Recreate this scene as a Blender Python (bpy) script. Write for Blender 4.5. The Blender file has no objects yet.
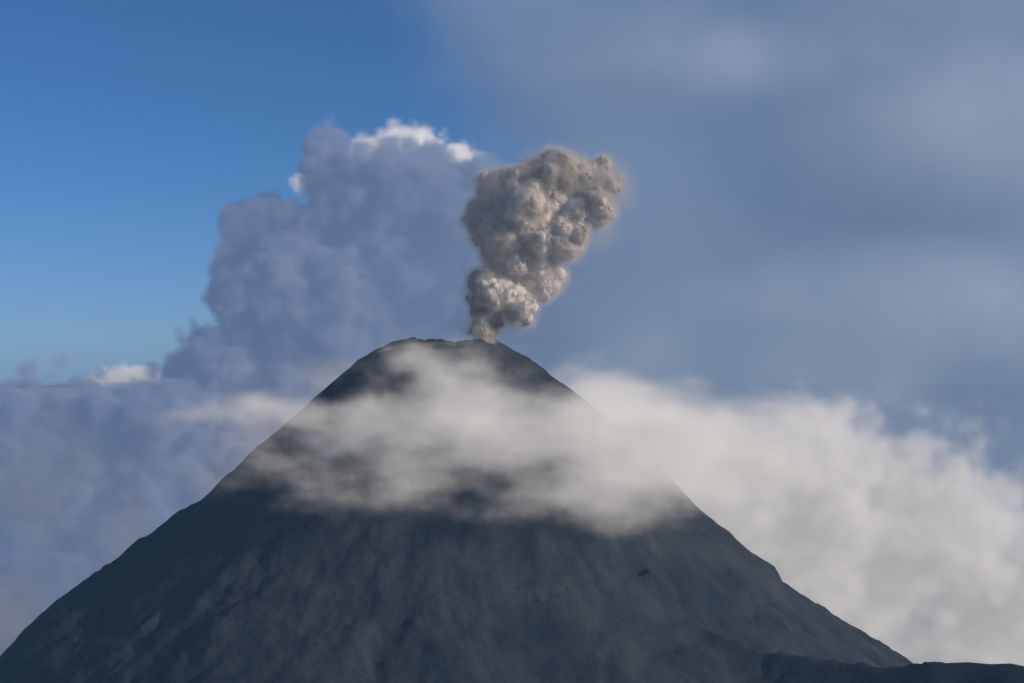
import bpy, math, random, time
from mathutils import Vector, noise, Matrix
random.seed(7)
sc = bpy.context.scene
S = 0.016   # 1 px of the reference at 30 units (1 unit = 100 m)
def W(u, v, y):
    """survey bearing (u,v) at range y -> world position"""
    k = y/30.0*S
    return Vector(((u-512)*k, y, (341.5-v)*k))

# ---------------------------------------------------------------- node DSL
class N:
    def __init__(s, t, sock): s.t, s.s = t, sock
def _in(t, node, i, v):
    if isinstance(v, N): t.links.new(v.s, node.inputs[i])
    else: node.inputs[i].default_value = v
def math_(t, op, *a, clamp=False):
    n = t.nodes.new('ShaderNodeMath'); n.operation = op; n.use_clamp = clamp
    for i, v in enumerate(a): _in(t, n, i, v)
    return N(t, n.outputs[0])
def vec_(t, op, *a):
    n = t.nodes.new('ShaderNodeVectorMath'); n.operation = op
    for i, v in enumerate(a): _in(t, n, i, v)
    return N(t, n.outputs['Value'] if op in ('LENGTH', 'DOT_PRODUCT') else n.outputs[0])
def noise_(t, vec, scale, detail, rough=0.5, dist=0.0, color=False):
    n = t.nodes.new('ShaderNodeTexNoise')
    if vec is not None: t.links.new(vec.s, n.inputs['Vector'])
    n.inputs['Scale'].default_value = scale; n.inputs['Detail'].default_value = detail
    n.inputs['Roughness'].default_value = rough; n.inputs['Distortion'].default_value = dist
    return N(t, n.outputs['Color' if color else 0])
def voro_(t, vec, scale, detail=2, rough=0.5):
    n = t.nodes.new('ShaderNodeTexVoronoi'); n.feature = 'F1'
    t.links.new(vec.s, n.inputs['Vector'])
    n.inputs['Scale'].default_value = scale; n.inputs['Detail'].default_value = detail
    n.inputs['Roughness'].default_value = rough
    return N(t, n.outputs['Distance'])
def maprange(t, v, a, b, c, d, smooth=False):
    n = t.nodes.new('ShaderNodeMapRange'); n.clamp = True
    if smooth: n.interpolation_type = 'SMOOTHSTEP'
    _in(t, n, 0, v)
    for i, x in enumerate((a, b, c, d)): n.inputs[i+1].default_value = x
    return N(t, n.outputs[0])

# ---------------------------------------------------------------- materials
def vol_mat(name, color, dens, g=0.0, em=0.0, emcol=(1, 1, 1), step=3.0):
    m = bpy.data.materials.new(name); m.use_nodes = True
    try:
        m.cycles.volume_step_rate = step
        m.cycles.volume_sampling = 'DISTANCE'
    except Exception as e: print('mat setting', e)
    t = m.node_tree; t.nodes.clear()
    out = t.nodes.new('ShaderNodeOutputMaterial')
    pv = t.nodes.new('ShaderNodeVolumePrincipled')
    pv.inputs['Color'].default_value = (*color, 1)
    pv.inputs['Density'].default_value = dens
    pv.inputs['Anisotropy'].default_value = g
    if em > 0:  # added glow following density, stands in for multiple scattering
        at = t.nodes.new('ShaderNodeAttribute'); at.attribute_name = 'density'
        mu = math_(t, 'MULTIPLY', N(t, at.outputs['Fac']), dens*em)
        t.links.new(mu.s, pv.inputs['Emission Strength'])
        pv.inputs['Emission Color'].default_value = (*emcol, 1)
    t.links.new(pv.outputs[0], out.inputs['Volume'])
    return m

# ---------------------------------------------------------------- clouds
def ico_mesh(name, lobes, sub=2):
    import bmesh
    bm = bmesh.new()
    for (c, r) in lobes:
        M = Matrix.Translation(c) @ Matrix.Diagonal((r[0], r[1], r[2], 1))
        bmesh.ops.create_icosphere(bm, subdivisions=sub, radius=1.0, matrix=M)
    me = bpy.data.meshes.new(name); bm.to_mesh(me); bm.free()
    return me

def cloud(name, lobes, voxel, mat, nscale=0.5, namp=0.4, detail=6, rough=0.55,
          edge=0.4, warp=0.6, billow=0.0, bscale=0.5, stretch=(1, 1, 1), pad=1.15, bias=0.0, seed=0.0, hug=None):
    me = ico_mesh(name, [(l[0], l[1]) for l in lobes])
    ob = bpy.data.objects.new(name, me); sc.collection.objects.link(ob)
    mn = [min(l[0][i]-l[1][i]*pad for l in lobes) for i in range(3)]
    mx = [max(l[0][i]+l[1][i]*pad for l in lobes) for i in range(3)]
    t = bpy.data.node_groups.new(name+'_gn', 'GeometryNodeTree')
    t.interface.new_socket('Geometry', in_out='INPUT', socket_type='NodeSocketGeometry')
    t.interface.new_socket('Geometry', in_out='OUTPUT', socket_type='NodeSocketGeometry')
    go = t.nodes.new('NodeGroupOutput')
    vc = t.nodes.new('GeometryNodeVolumeCube')
    vc.inputs['Min'].default_value = mn; vc.inputs['Max'].default_value = mx
    for i, a in enumerate('XYZ'):
        vc.inputs['Resolution '+a].default_value = max(8, int((mx[i]-mn[i])/voxel))
    pos = N(t, t.nodes.new('GeometryNodeInputPosition').outputs[0])
    sp = vec_(t, 'MULTIPLY', vec_(t, 'ADD', pos, (seed, seed*1.7, -seed)), stretch)
    wn = vec_(t, 'SUBTRACT', noise_(t, sp, nscale*0.6, 2, color=True), (0.5, 0.5, 0.5))
    wp = vec_(t, 'ADD', pos, vec_(t, 'MULTIPLY', wn, (warp, warp, warp)))
    field = None
    for l in lobes:
        amp = l[2] if len(l) > 2 else 1.0
        d = vec_(t, 'LENGTH', vec_(t, 'DIVIDE', vec_(t, 'SUBTRACT', wp, tuple(l[0])), tuple(l[1])))
        f = math_(t, 'MULTIPLY', math_(t, 'SUBTRACT', 1.0, d), amp)
        field = f if field is None else math_(t, 'SMOOTH_MAX', field, f, 0.25)
    n = math_(t, 'MULTIPLY', math_(t, 'SUBTRACT', noise_(t, sp, nscale, detail, rough), 0.5), 2*namp)
    f = math_(t, 'ADD', math_(t, 'ADD', field, n), bias)
    if billow > 0:
        b = voro_(t, vec_(t, 'ADD', sp, vec_(t, 'MULTIPLY', wn, (1/bscale*.3,)*3)), bscale, 3, 0.5)
        f = math_(t, 'ADD', f, math_(t, 'MULTIPLY', math_(t, 'SUBTRACT', 0.5, b), billow))
    dens = maprange(t, f, 0.0, edge, 0.0, 1.0, smooth=True)
    if hug:   # soft fringe clinging to another object's surface
        oi = t.nodes.new('GeometryNodeObjectInfo'); oi.inputs['Object'].default_value = hug[0]
        oi.transform_space = 'ORIGINAL'
        pr = t.nodes.new('GeometryNodeProximity'); pr.target_element = 'FACES'
        t.links.new(oi.outputs['Geometry'], pr.inputs[0])
        dist = N(t, pr.outputs['Distance'])
        dn = math_(t, 'SUBTRACT', dist, math_(t, 'MULTIPLY', math_(t, 'SUBTRACT', noise_(t, pos, 5, 5, .65), .5), hug[1]*2.2))
        fr = maprange(t, dn, 0.0, hug[1], hug[2], 0.0, smooth=True)
        dens = math_(t, 'MAXIMUM', math_(t, 'MULTIPLY', dens, hug[3]), fr)
    t.links.new(dens.s, vc.inputs['Density'])
    sm = t.nodes.new('GeometryNodeSetMaterial'); sm.inputs['Material'].default_value = mat
    t.links.new(vc.outputs[0], sm.inputs[0]); t.links.new(sm.outputs[0], go.inputs[0])
    md = ob.modifiers.new('volume', 'NODES'); md.node_group = t
    me.materials.append(mat)
    return ob

def L(u, v, y, ru, rv, ry, amp=1.0):
    k = y/30.0*S
    return (W(u, v, y), (ru*k, ry, rv*k), amp)

# far towering cumulus (left) -------------------------------------------------
m_far = vol_mat('cloud_painted_shade', (0.26, 0.31, 0.41), 2.2, em=0.155, emcol=(0.50, 0.72, 1.24))  # shade put into the colour: dim bluish scatter plus blue glow
cloud('towering_cumulus_cloud', [
    L(330, 330, 100, 130, 120, 5), L(290, 270, 100, 85, 85, 4), L(360, 215, 100, 75, 80, 4),
    L(415, 215, 100, 85, 80, 4), L(480, 260, 100, 130, 110, 5), L(262, 222, 100, 42, 42, 3),
    L(322, 158, 100, 30, 42, 3), L(240, 300, 100, 40, 60, 4), L(260, 385, 100, 120, 65, 5),
    L(420, 310, 100, 130, 90, 5),
    L(40, 470, 98, 170, 108, 5), L(10, 425, 98, 90, 58, 4), L(150, 438, 98, 120, 74, 5), L(80, 430, 98, 70, 54, 4),
    L(120, 580, 98, 300, 150, 5), L(400, 460, 100, 250, 150, 5), L(820, 540, 100, 400, 170, 4),
], 0.27, m_far, nscale=0.2, namp=0.5, detail=8, rough=0.66, edge=0.12, warp=2.5, billow=0.5, bscale=0.5, bias=.06)

m_farlit = vol_mat('cloud_sunlit_glow', (1, 0.99, 0.98), 1.3, em=0.26, emcol=(1, 0.98, 0.98))  # lit counterpart of the tower: white scatter, sunlight boosted by added emission
cloud('sunlit_cumulus_cloud', [
    L(405, 151, 112, 50, 38, 4), L(455, 172, 112, 50, 37, 4), L(300, 180, 112, 14, 18, 2),
    L(130, 386, 112, 55, 22, 4), L(370, 157, 112, 40, 30, 3)],
    0.25, m_farlit, nscale=0.4, namp=0.6, detail=8, rough=0.7, edge=0.3, warp=1.5, billow=0.6, bscale=0.8)

# low-lying wisps in front of the far bank
m_wisp = vol_mat('cloud_wisp', (.88, .87, .88), .30, em=0.14, emcol=(.97, .93, .95))
cloud('wisp_cloud', [
    L(50, 490, 80, 90, 60, 4, .6), L(75, 465, 80, 40, 50, 3, .6), L(0, 610, 80, 130, 60, 4, .75), L(140, 540, 80, 130, 60, 4, .6), L(190, 470, 80, 90, 45, 4, .5), L(250, 440, 80, 90, 45, 4, .5), L(330, 380, 80, 70, 35, 3, .5)],
    0.3, m_wisp, nscale=0.5, namp=1.9, detail=8, rough=0.70, edge=1.0, warp=5)

# wide hazy cloud veil (right) -------------------------------------------------
m_veil = vol_mat('cloud_veil', (0.58, 0.71, 0.88), 0.38, em=0.125, emcol=(0.48, 0.70, 1.08), step=1.5)
cloud('stratus_cloud_veil', [
    L(930, 150, 70, 420, 360, 6), L(700, 330, 70, 330, 290, 6), L(1000, 450, 70, 480, 340, 6),
    L(640, 60, 70, 230, 160, 5, .9), L(600, 480, 70, 300, 160, 5)],
    1.2, m_veil, nscale=0.10, namp=0.5, detail=6, rough=0.64, edge=0.8, warp=5, stretch=(1, 1, 1.3), bias=.12)
m_veil2 = vol_mat('cloud_veil_light', (0.68, 0.80, 0.95), 0.17, em=0.13, emcol=(0.57, 0.75, 1.06), step=1.5)
cloud('stratus_cloud', [
    L(900, 340, 58, 240, 110, 3), L(780, 310, 58, 90, 60, 2.5), L(960, 130, 58, 200, 110, 3, .8), L(700, 60, 58, 240, 60, 3, .7), L(640, 380, 58, 120, 60, 3, .7)],
    0.5, m_veil2, nscale=0.24, namp=1.1, detail=8, rough=0.70, edge=0.8, warp=4, stretch=(.8, 1, 1.2), seed=11)

# large cumulus right, sunlight plus added glow ---------------------------------------------------
m_right = vol_mat('cloud_bright', (.96, 0.96, 0.96), 2.6, em=0.205, emcol=(.98, 0.97, 0.99))
cloud('cumulus_cloud', [
    L(820, 495, 36, 120, 112, 1.8), L(920, 550, 36, 150, 125, 1.8), L(1040, 610, 36, 160, 120, 1.8),
    L(720, 490, 35.5, 120, 80, 1.6), L(820, 580, 36, 180, 150, 1.8), L(630, 460, 34.5, 80, 60, 1.2), L(1000, 700, 36, 250, 130, 1.8), L(700, 600, 36, 150, 120, 1.6)],
    0.08, m_right, nscale=0.85, namp=0.95, detail=10, rough=0.72, edge=0.7, warp=0.9, billow=0.45, bscale=1.6, bias=.12)

# cap cloud draped on the volcano ---------------------------------------------
m_cap = vol_mat('cloud_mist', (1, 0.985, 0.97), 4.5, em=0.25, emcol=(1, 0.97, 0.95))
cloud('cap_cloud', [
    L(265, 414, 27.8, 95, 22, .8, .8), L(370, 422, 26.8, 110, 36, .9, .8), L(475, 425, 26, 120, 56, .9),
    L(580, 440, 26.3, 120, 68, 1.0, 1.1), L(655, 458, 26.4, 105, 78, 1.1, 1.5), L(440, 372, 28.2, 90, 30, .7, .6),
    L(570, 492, 25.4, 160, 32, .6, .45), L(760, 450, 29.5, 100, 60, 1.2),
    L(430, 345, 29.3, 50, 14, .5, .6), L(590, 395, 31.6, 60, 36, .8, .9), L(420, 470, 25.6, 170, 38, .6, .35), L(640, 420, 28.5, 80, 45, .9),
    L(345, 372, 31.2, 70, 30, .6, .5)],
    0.065, m_cap, nscale=1.5, namp=1.25, detail=10, rough=0.73, edge=1.7, warp=1.1, stretch=(0.6, 1, 1.2), bias=.05, seed=3)

# ---------------------------------------------------------------- ash plume
spine = [(483, 330, 17), (487, 312, 23), (497, 292, 29), (523, 268, 35), (508, 245, 38), (488, 222, 28),
         (528, 222, 40), (498, 193, 28), (538, 188, 38), (562, 174, 30), (596, 185, 28), (594, 212, 23), (565, 240, 28), (547, 281, 22), (518, 308, 20)]
lob = []
def rdir():
    while True:
        v = Vector((random.uniform(-1, 1), random.uniform(-1, 1), random.uniform(-1, 1)))
        if 0.1 < v.length < 1: return v.normalized()
for (u, v, r) in spine:
    c = W(u, v, 30 + random.uniform(-.3, .3)); R = r*S*.78
    lob.append((c, (R, R, R)))
    for i in range(11):
        d = rdir(); r2 = R*random.uniform(.36, .64); c2 = c + d*R*0.85
        lob.append((c2, (r2,)*3))
        for j in range(7):
            d3 = (rdir()+d*.5).normalized(); r3 = r2*random.uniform(.28, .5)
            lob.append((c2+d3*r2*0.82, (r3,)*3))
core_me = ico_mesh('plume_core', lob, 2)
core = bpy.data.objects.new('plume_core', core_me); sc.collection.objects.link(core)
mp = bpy.data.materials.new('ash_smoke'); mp.use_nodes = True
t = mp.node_tree; b = t.nodes['Principled BSDF']; b.inputs['Roughness'].default_value = 1
b.inputs['Specular IOR Level'].default_value = 0
b.inputs['Subsurface Weight'].default_value = 0.6
b.inputs['Subsurface Radius'].default_value = (1, .9, .8); b.inputs['Subsurface Scale'].default_value = .07
tc = t.nodes.new('ShaderNodeTexCoord')
nn = noise_(t, N(t, tc.outputs['Object']), .8, 4)
cr = t.nodes.new('ShaderNodeValToRGB'); t.links.new(nn.s, cr.inputs[0])
cr.color_ramp.elements[0].position = .40; cr.color_ramp.elements[0].color = (.25, .205, .17, 1)
cr.color_ramp.elements[1].position = .60; cr.color_ramp.elements[1].color = (.68, .61, .545, 1)
t.links.new(cr.outputs[0], b.inputs['Base Color'])
core_me.materials.append(mp)
t = bpy.data.node_groups.new('plume_gn', 'GeometryNodeTree')
t.interface.new_socket('Geometry', in_out='INPUT', socket_type='NodeSocketGeometry')
t.interface.new_socket('Geometry', in_out='OUTPUT', socket_type='NodeSocketGeometry')
gi = t.nodes.new('NodeGroupInput'); go = t.nodes.new('NodeGroupOutput')
m2v = t.nodes.new('GeometryNodeMeshToVolume'); m2v.resolution_mode = 'VOXEL_SIZE'
m2v.inputs['Voxel Size'].default_value = 0.02; m2v.inputs['Interior Band Width'].default_value = 0.08
v2m = t.nodes.new('GeometryNodeVolumeToMesh'); v2m.inputs['Threshold'].default_value = 0.25
t.links.new(gi.outputs[0], m2v.inputs[0]); t.links.new(m2v.outputs[0], v2m.inputs[0])
pos = N(t, t.nodes.new('GeometryNodeInputPosition').outputs[0])
blur = t.nodes.new('GeometryNodeBlurAttribute'); blur.data_type = 'FLOAT_VECTOR'
t.links.new(pos.s, [i for i in blur.inputs if i.type == 'VECTOR' and i.enabled][0])
blur.inputs['Iterations'].default_value = 5
sp0 = t.nodes.new('GeometryNodeSetPosition'); t.links.new(v2m.outputs[0], sp0.inputs[0])
t.links.new([o for o in blur.outputs if o.type == 'VECTOR' and o.enabled][0], sp0.inputs['Position'])
setp = t.nodes.new('GeometryNodeSetPosition'); t.links.new(sp0.outputs[0], setp.inputs[0])
nrm = N(t, t.nodes.new('GeometryNodeInputNormal').outputs[0])
h = math_(t, 'MULTIPLY', math_(t, 'SUBTRACT', noise_(t, pos, 6.0, 4, .5), .4), .09)
sc_ = t.nodes.new('ShaderNodeVectorMath'); sc_.operation = 'SCALE'
t.links.new(nrm.s, sc_.inputs[0]); t.links.new(h.s, sc_.inputs['Scale'])
t.links.new(sc_.outputs[0], setp.inputs['Offset'])
ss = t.nodes.new('GeometryNodeSetShadeSmooth'); t.links.new(setp.outputs[0], ss.inputs[0])
sm = t.nodes.new('GeometryNodeSetMaterial'); sm.inputs['Material'].default_value = mp
t.links.new(ss.outputs[0], sm.inputs[0]); t.links.new(sm.outputs[0], go.inputs[0])
core.modifiers.new('puffs', 'NODES').node_group = t

m_halo = vol_mat('ash_haze', (.72, .73, .77), 6.5, em=0.06, emcol=(1, .97, .97), step=2.0)
halo = cloud('plume_haze', [L(u+3, v, 30, r*1.2, r*1.2, r*1.2*S) for (u, v, r) in spine] + [L(614, 188, 30.2, 30, 46, .5, .8), L(520, 325, 30, 26, 20, .3, .7), L(480, 328, 30, 30, 14, .3, .8), L(602, 230, 30.2, 32, 36, .4, .6)],
    0.04, m_halo, nscale=2.4, namp=0.65, detail=6, rough=0.68, edge=1.0, warp=.15, pad=1.3, hug=(core, .09, 1.0, .30))
pl = bpy.data.objects.new('ash_plume', None); sc.collection.objects.link(pl)
core.parent = pl; halo.parent = pl

# ---------------------------------------------------------------- valley haze (thin air light)
hz = ico_mesh('atmospheric_haze', [((0, 15, -4), (70, 13, 40))], 3)
ho = bpy.data.objects.new('atmospheric_haze', hz); sc.collection.objects.link(ho)
mh = bpy.data.materials.new('thin_haze'); mh.use_nodes = True
mh.cycles.volume_sampling = 'DISTANCE'; mh.cycles.homogeneous_volume = True
t = mh.node_tree; t.nodes.clear(); o = t.nodes.new('ShaderNodeOutputMaterial')
vs = t.nodes.new('ShaderNodeVolumeScatter'); vs.inputs['Color'].default_value = (.32, .62, 1, 1); vs.inputs['Density'].default_value = .0038
t.links.new(vs.outputs[0], o.inputs['Volume']); hz.materials.append(mh)

# ---------------------------------------------------------------- volcano terrain
CX, CY = (457-512)*S, 30.0
def interp(x, pts):
    if x <= pts[0][0]: return pts[0][1]
    for (a, b), (c, d) in zip(pts, pts[1:]):
        if x <= c: return b + (d-b)*(x-a)/(c-a)
    return pts[-1][1]
far = [(1100, 690), (1700, 900), (3000, 1050), (60000, 1060)]
left = [(0, 4), (25, -3), (50, -1), (78, 8), (98, 20), (117, 35), (147, 61), (187, 97), (247, 150), (307, 196), (357, 230), (407, 264), (425, 280), (457, 318), (650, 450)]+far
right = [(0, 4), (20, -3), (38, -1), (55, 8), (75, 20), (100, 38), (135, 63), (235, 160), (245, 171), (283, 203), (318, 230), (327, 247), (343, 256), (393, 289), (448, 321), (650, 430)]+far
crest = [(W(*p)) for p in [(560, 640, 26.6), (640, 612, 26.4), (690, 626, 26), (760, 648, 25.3), (905, 668, 24), (925, 660, 23.7), (960, 661, 23.5), (1024, 662, 23), (1300, 700, 22), (2200, 900, 20)]]
def crest_at(x):
    if x < crest[0].x:
        return crest[0].z - (crest[0].x-x)*1.2, crest[0].y
    for a, b in zip(crest, crest[1:]):
        if x <= b.x:
            k = (x-a.x)/(b.x-a.x); return a.z+(b.z-a.z)*k, a.y+(b.y-a.y)*k
    return crest[-1].z - (x-crest[-1].x)*.3, crest[-1].y
def height(x, y):
    dx, dy = x-CX, y-CY
    r = math.hypot(dx, dy); a = math.atan2(dy, dx)
    w = .5+.5*math.cos(a)
    rp = r/S
    z = -S*(interp(rp, left)*(1-w)+interp(rp, right)*w)
    amp = min(1, max(0, (rp-50)/250))*min(1, 40/max(r, 1))
    g = noise.fractal(Vector((math.cos(a)*4+r*.08, math.sin(a)*4, r*.22)), 1.0, 2.0, 4)
    tw = .6*noise.noise(Vector((x*.35, y*.35, 5)))
    g2 = abs(noise.noise(Vector((math.cos(a+tw)*8, math.sin(a+tw)*8, r*.5))))
    g3 = noise.fractal(Vector((x*1.1, y*1.1, 3)), .8, 2.0, 8)
    z += amp*(g*.15 - (.3-g2)*.07) + g3*.07*(.35+amp)
    if r < .8: z -= .12*(1-r/.8)          # crater bowl
    if r < 3: z += (1-r/3)*.11*noise.fractal(Vector((x*2.5, y*2.5, 0)), .8, 2, 7)
    cz, cy = crest_at(x)
    s = cz - .85*abs(y-cy) + noise.fractal(Vector((x*1.1, y*1.1, 9)), .8, 2, 7)*.07
    d = s-z
    if d > .25: z = s
    elif d > -.25: z = z + (d+.25)**2
    return max(z, -17 + .2*noise.noise(Vector((x*.05, y*.05, 0)))) - r*r/(2*63710.0)   # earth curvature
NA, radii = 720, []
r = 0.02
while r < 1800:
    radii.append(r); r += .035 if r < 9 else r*.03
verts = [(CX, CY, height(CX, CY))]; faces = []
for r in radii:
    for i in range(NA):
        a = 2*math.pi*i/NA
        x, y = CX+r*math.cos(a), CY+r*math.sin(a)
        verts.append((x, y, height(x, y)))
for i in range(NA): faces.append((0, 1+i, 1+(i+1) % NA))
for k in range(len(radii)-1):
    b0, b1 = 1+k*NA, 1+(k+1)*NA
    for i in range(NA):
        j = (i+1) % NA
        faces.append((b0+i, b1+i, b1+j, b0+j))
me = bpy.data.meshes.new('volcano'); me.from_pydata(verts, [], faces)
me.polygons.foreach_set('use_smooth', [True]*len(me.polygons)); me.update()
vo = bpy.data.objects.new('volcano', me); sc.collection.objects.link(vo)
m = bpy.data.materials.new('volcanic_ash_slope'); m.use_nodes = True
t = m.node_tree; b = t.nodes['Principled BSDF']; b.inputs['Roughness'].default_value = .95
b.inputs['Specular IOR Level'].default_value = .1
tc = t.nodes.new('ShaderNodeTexCoord'); P = N(t, tc.outputs['Object'])
n1 = noise_(t, vec_(t, 'MULTIPLY', P, (1, 1, .5)), .9, 8, .65)
cr = t.nodes.new('ShaderNodeValToRGB'); t.links.new(n1.s, cr.inputs[0])
cr.color_ramp.elements[0].position = .38; cr.color_ramp.elements[0].color = (.014, .020, .030, 1)
cr.color_ramp.elements[1].position = .66; cr.color_ramp.elements[1].color = (.038, .044, .052, 1)
t.links.new(cr.outputs[0], b.inputs['Base Color'])
bp = t.nodes.new('ShaderNodeBump'); bp.inputs['Strength'].default_value = .8; bp.inputs['Distance'].default_value = .1
n2 = noise_(t, P, 5, 9, .7); t.links.new(n2.s, bp.inputs['Height']); t.links.new(bp.outputs[0], b.inputs['Normal'])
me.materials.append(m)

# ---------------------------------------------------------------- light
sd = Vector((.86, -.36, .33)).normalized()
el = math.asin(sd.z); az = math.atan2(sd.x, sd.y)
w = bpy.data.worlds.new('World'); sc.world = w; w.use_nodes = True
t = w.node_tree; bg = t.nodes['Background']
sk = t.nodes.new('ShaderNodeTexSky'); sk.sky_type = 'NISHITA'; sk.sun_disc = False
sk.sun_elevation = el; sk.sun_rotation = az; sk.altitude = 3600; sk.air_density = 1.0; sk.dust_density = .5; sk.ozone_density = 1
mx = t.nodes.new('ShaderNodeMix'); mx.data_type = 'RGBA'; mx.blend_type = 'MULTIPLY'; mx.inputs[0].default_value = 1
tc = t.nodes.new('ShaderNodeTexCoord'); sx = t.nodes.new('ShaderNodeSeparateXYZ'); t.links.new(tc.outputs['Generated'], sx.inputs[0])
hzn = maprange(t, N(t, sx.outputs[2]), -.03, .14, 0, 1, smooth=True)
tint = t.nodes.new('ShaderNodeMix'); tint.data_type = 'RGBA'; t.links.new(hzn.s, tint.inputs[0])
tint.inputs[6].default_value = (.36, .60, 1.25, 1); tint.inputs[7].default_value = (.31, .63, 1.10, 1)
t.links.new(sk.outputs[0], mx.inputs[6]); t.links.new(tint.outputs[2], mx.inputs[7])
t.links.new(mx.outputs[2], bg.inputs[0]); bg.inputs[1].default_value = .066
ld = bpy.data.lights.new('sun', 'SUN'); ld.energy = 5; ld.angle = math.radians(.5); ld.color = (1, .93, .84)
lo = bpy.data.objects.new('sun', ld); sc.collection.objects.link(lo)
lo.rotation_euler = sd.to_track_quat('Z', 'Y').to_euler()
# ---------------------------------------------------------------- camera
cd = bpy.data.cameras.new('camera'); cam = bpy.data.objects.new('camera', cd); sc.collection.objects.link(cam)
cam.location = (0, 0, 0); cam.rotation_euler = (math.radians(90), 0, 0)
cd.sensor_width = 36; cd.lens = 36*30/(1024*S); cd.clip_end = 5000; cd.clip_start = .1
sc.camera = cam
sc.view_settings.view_transform = 'Standard'; sc.view_settings.look = 'None'; sc.view_settings.exposure = 0
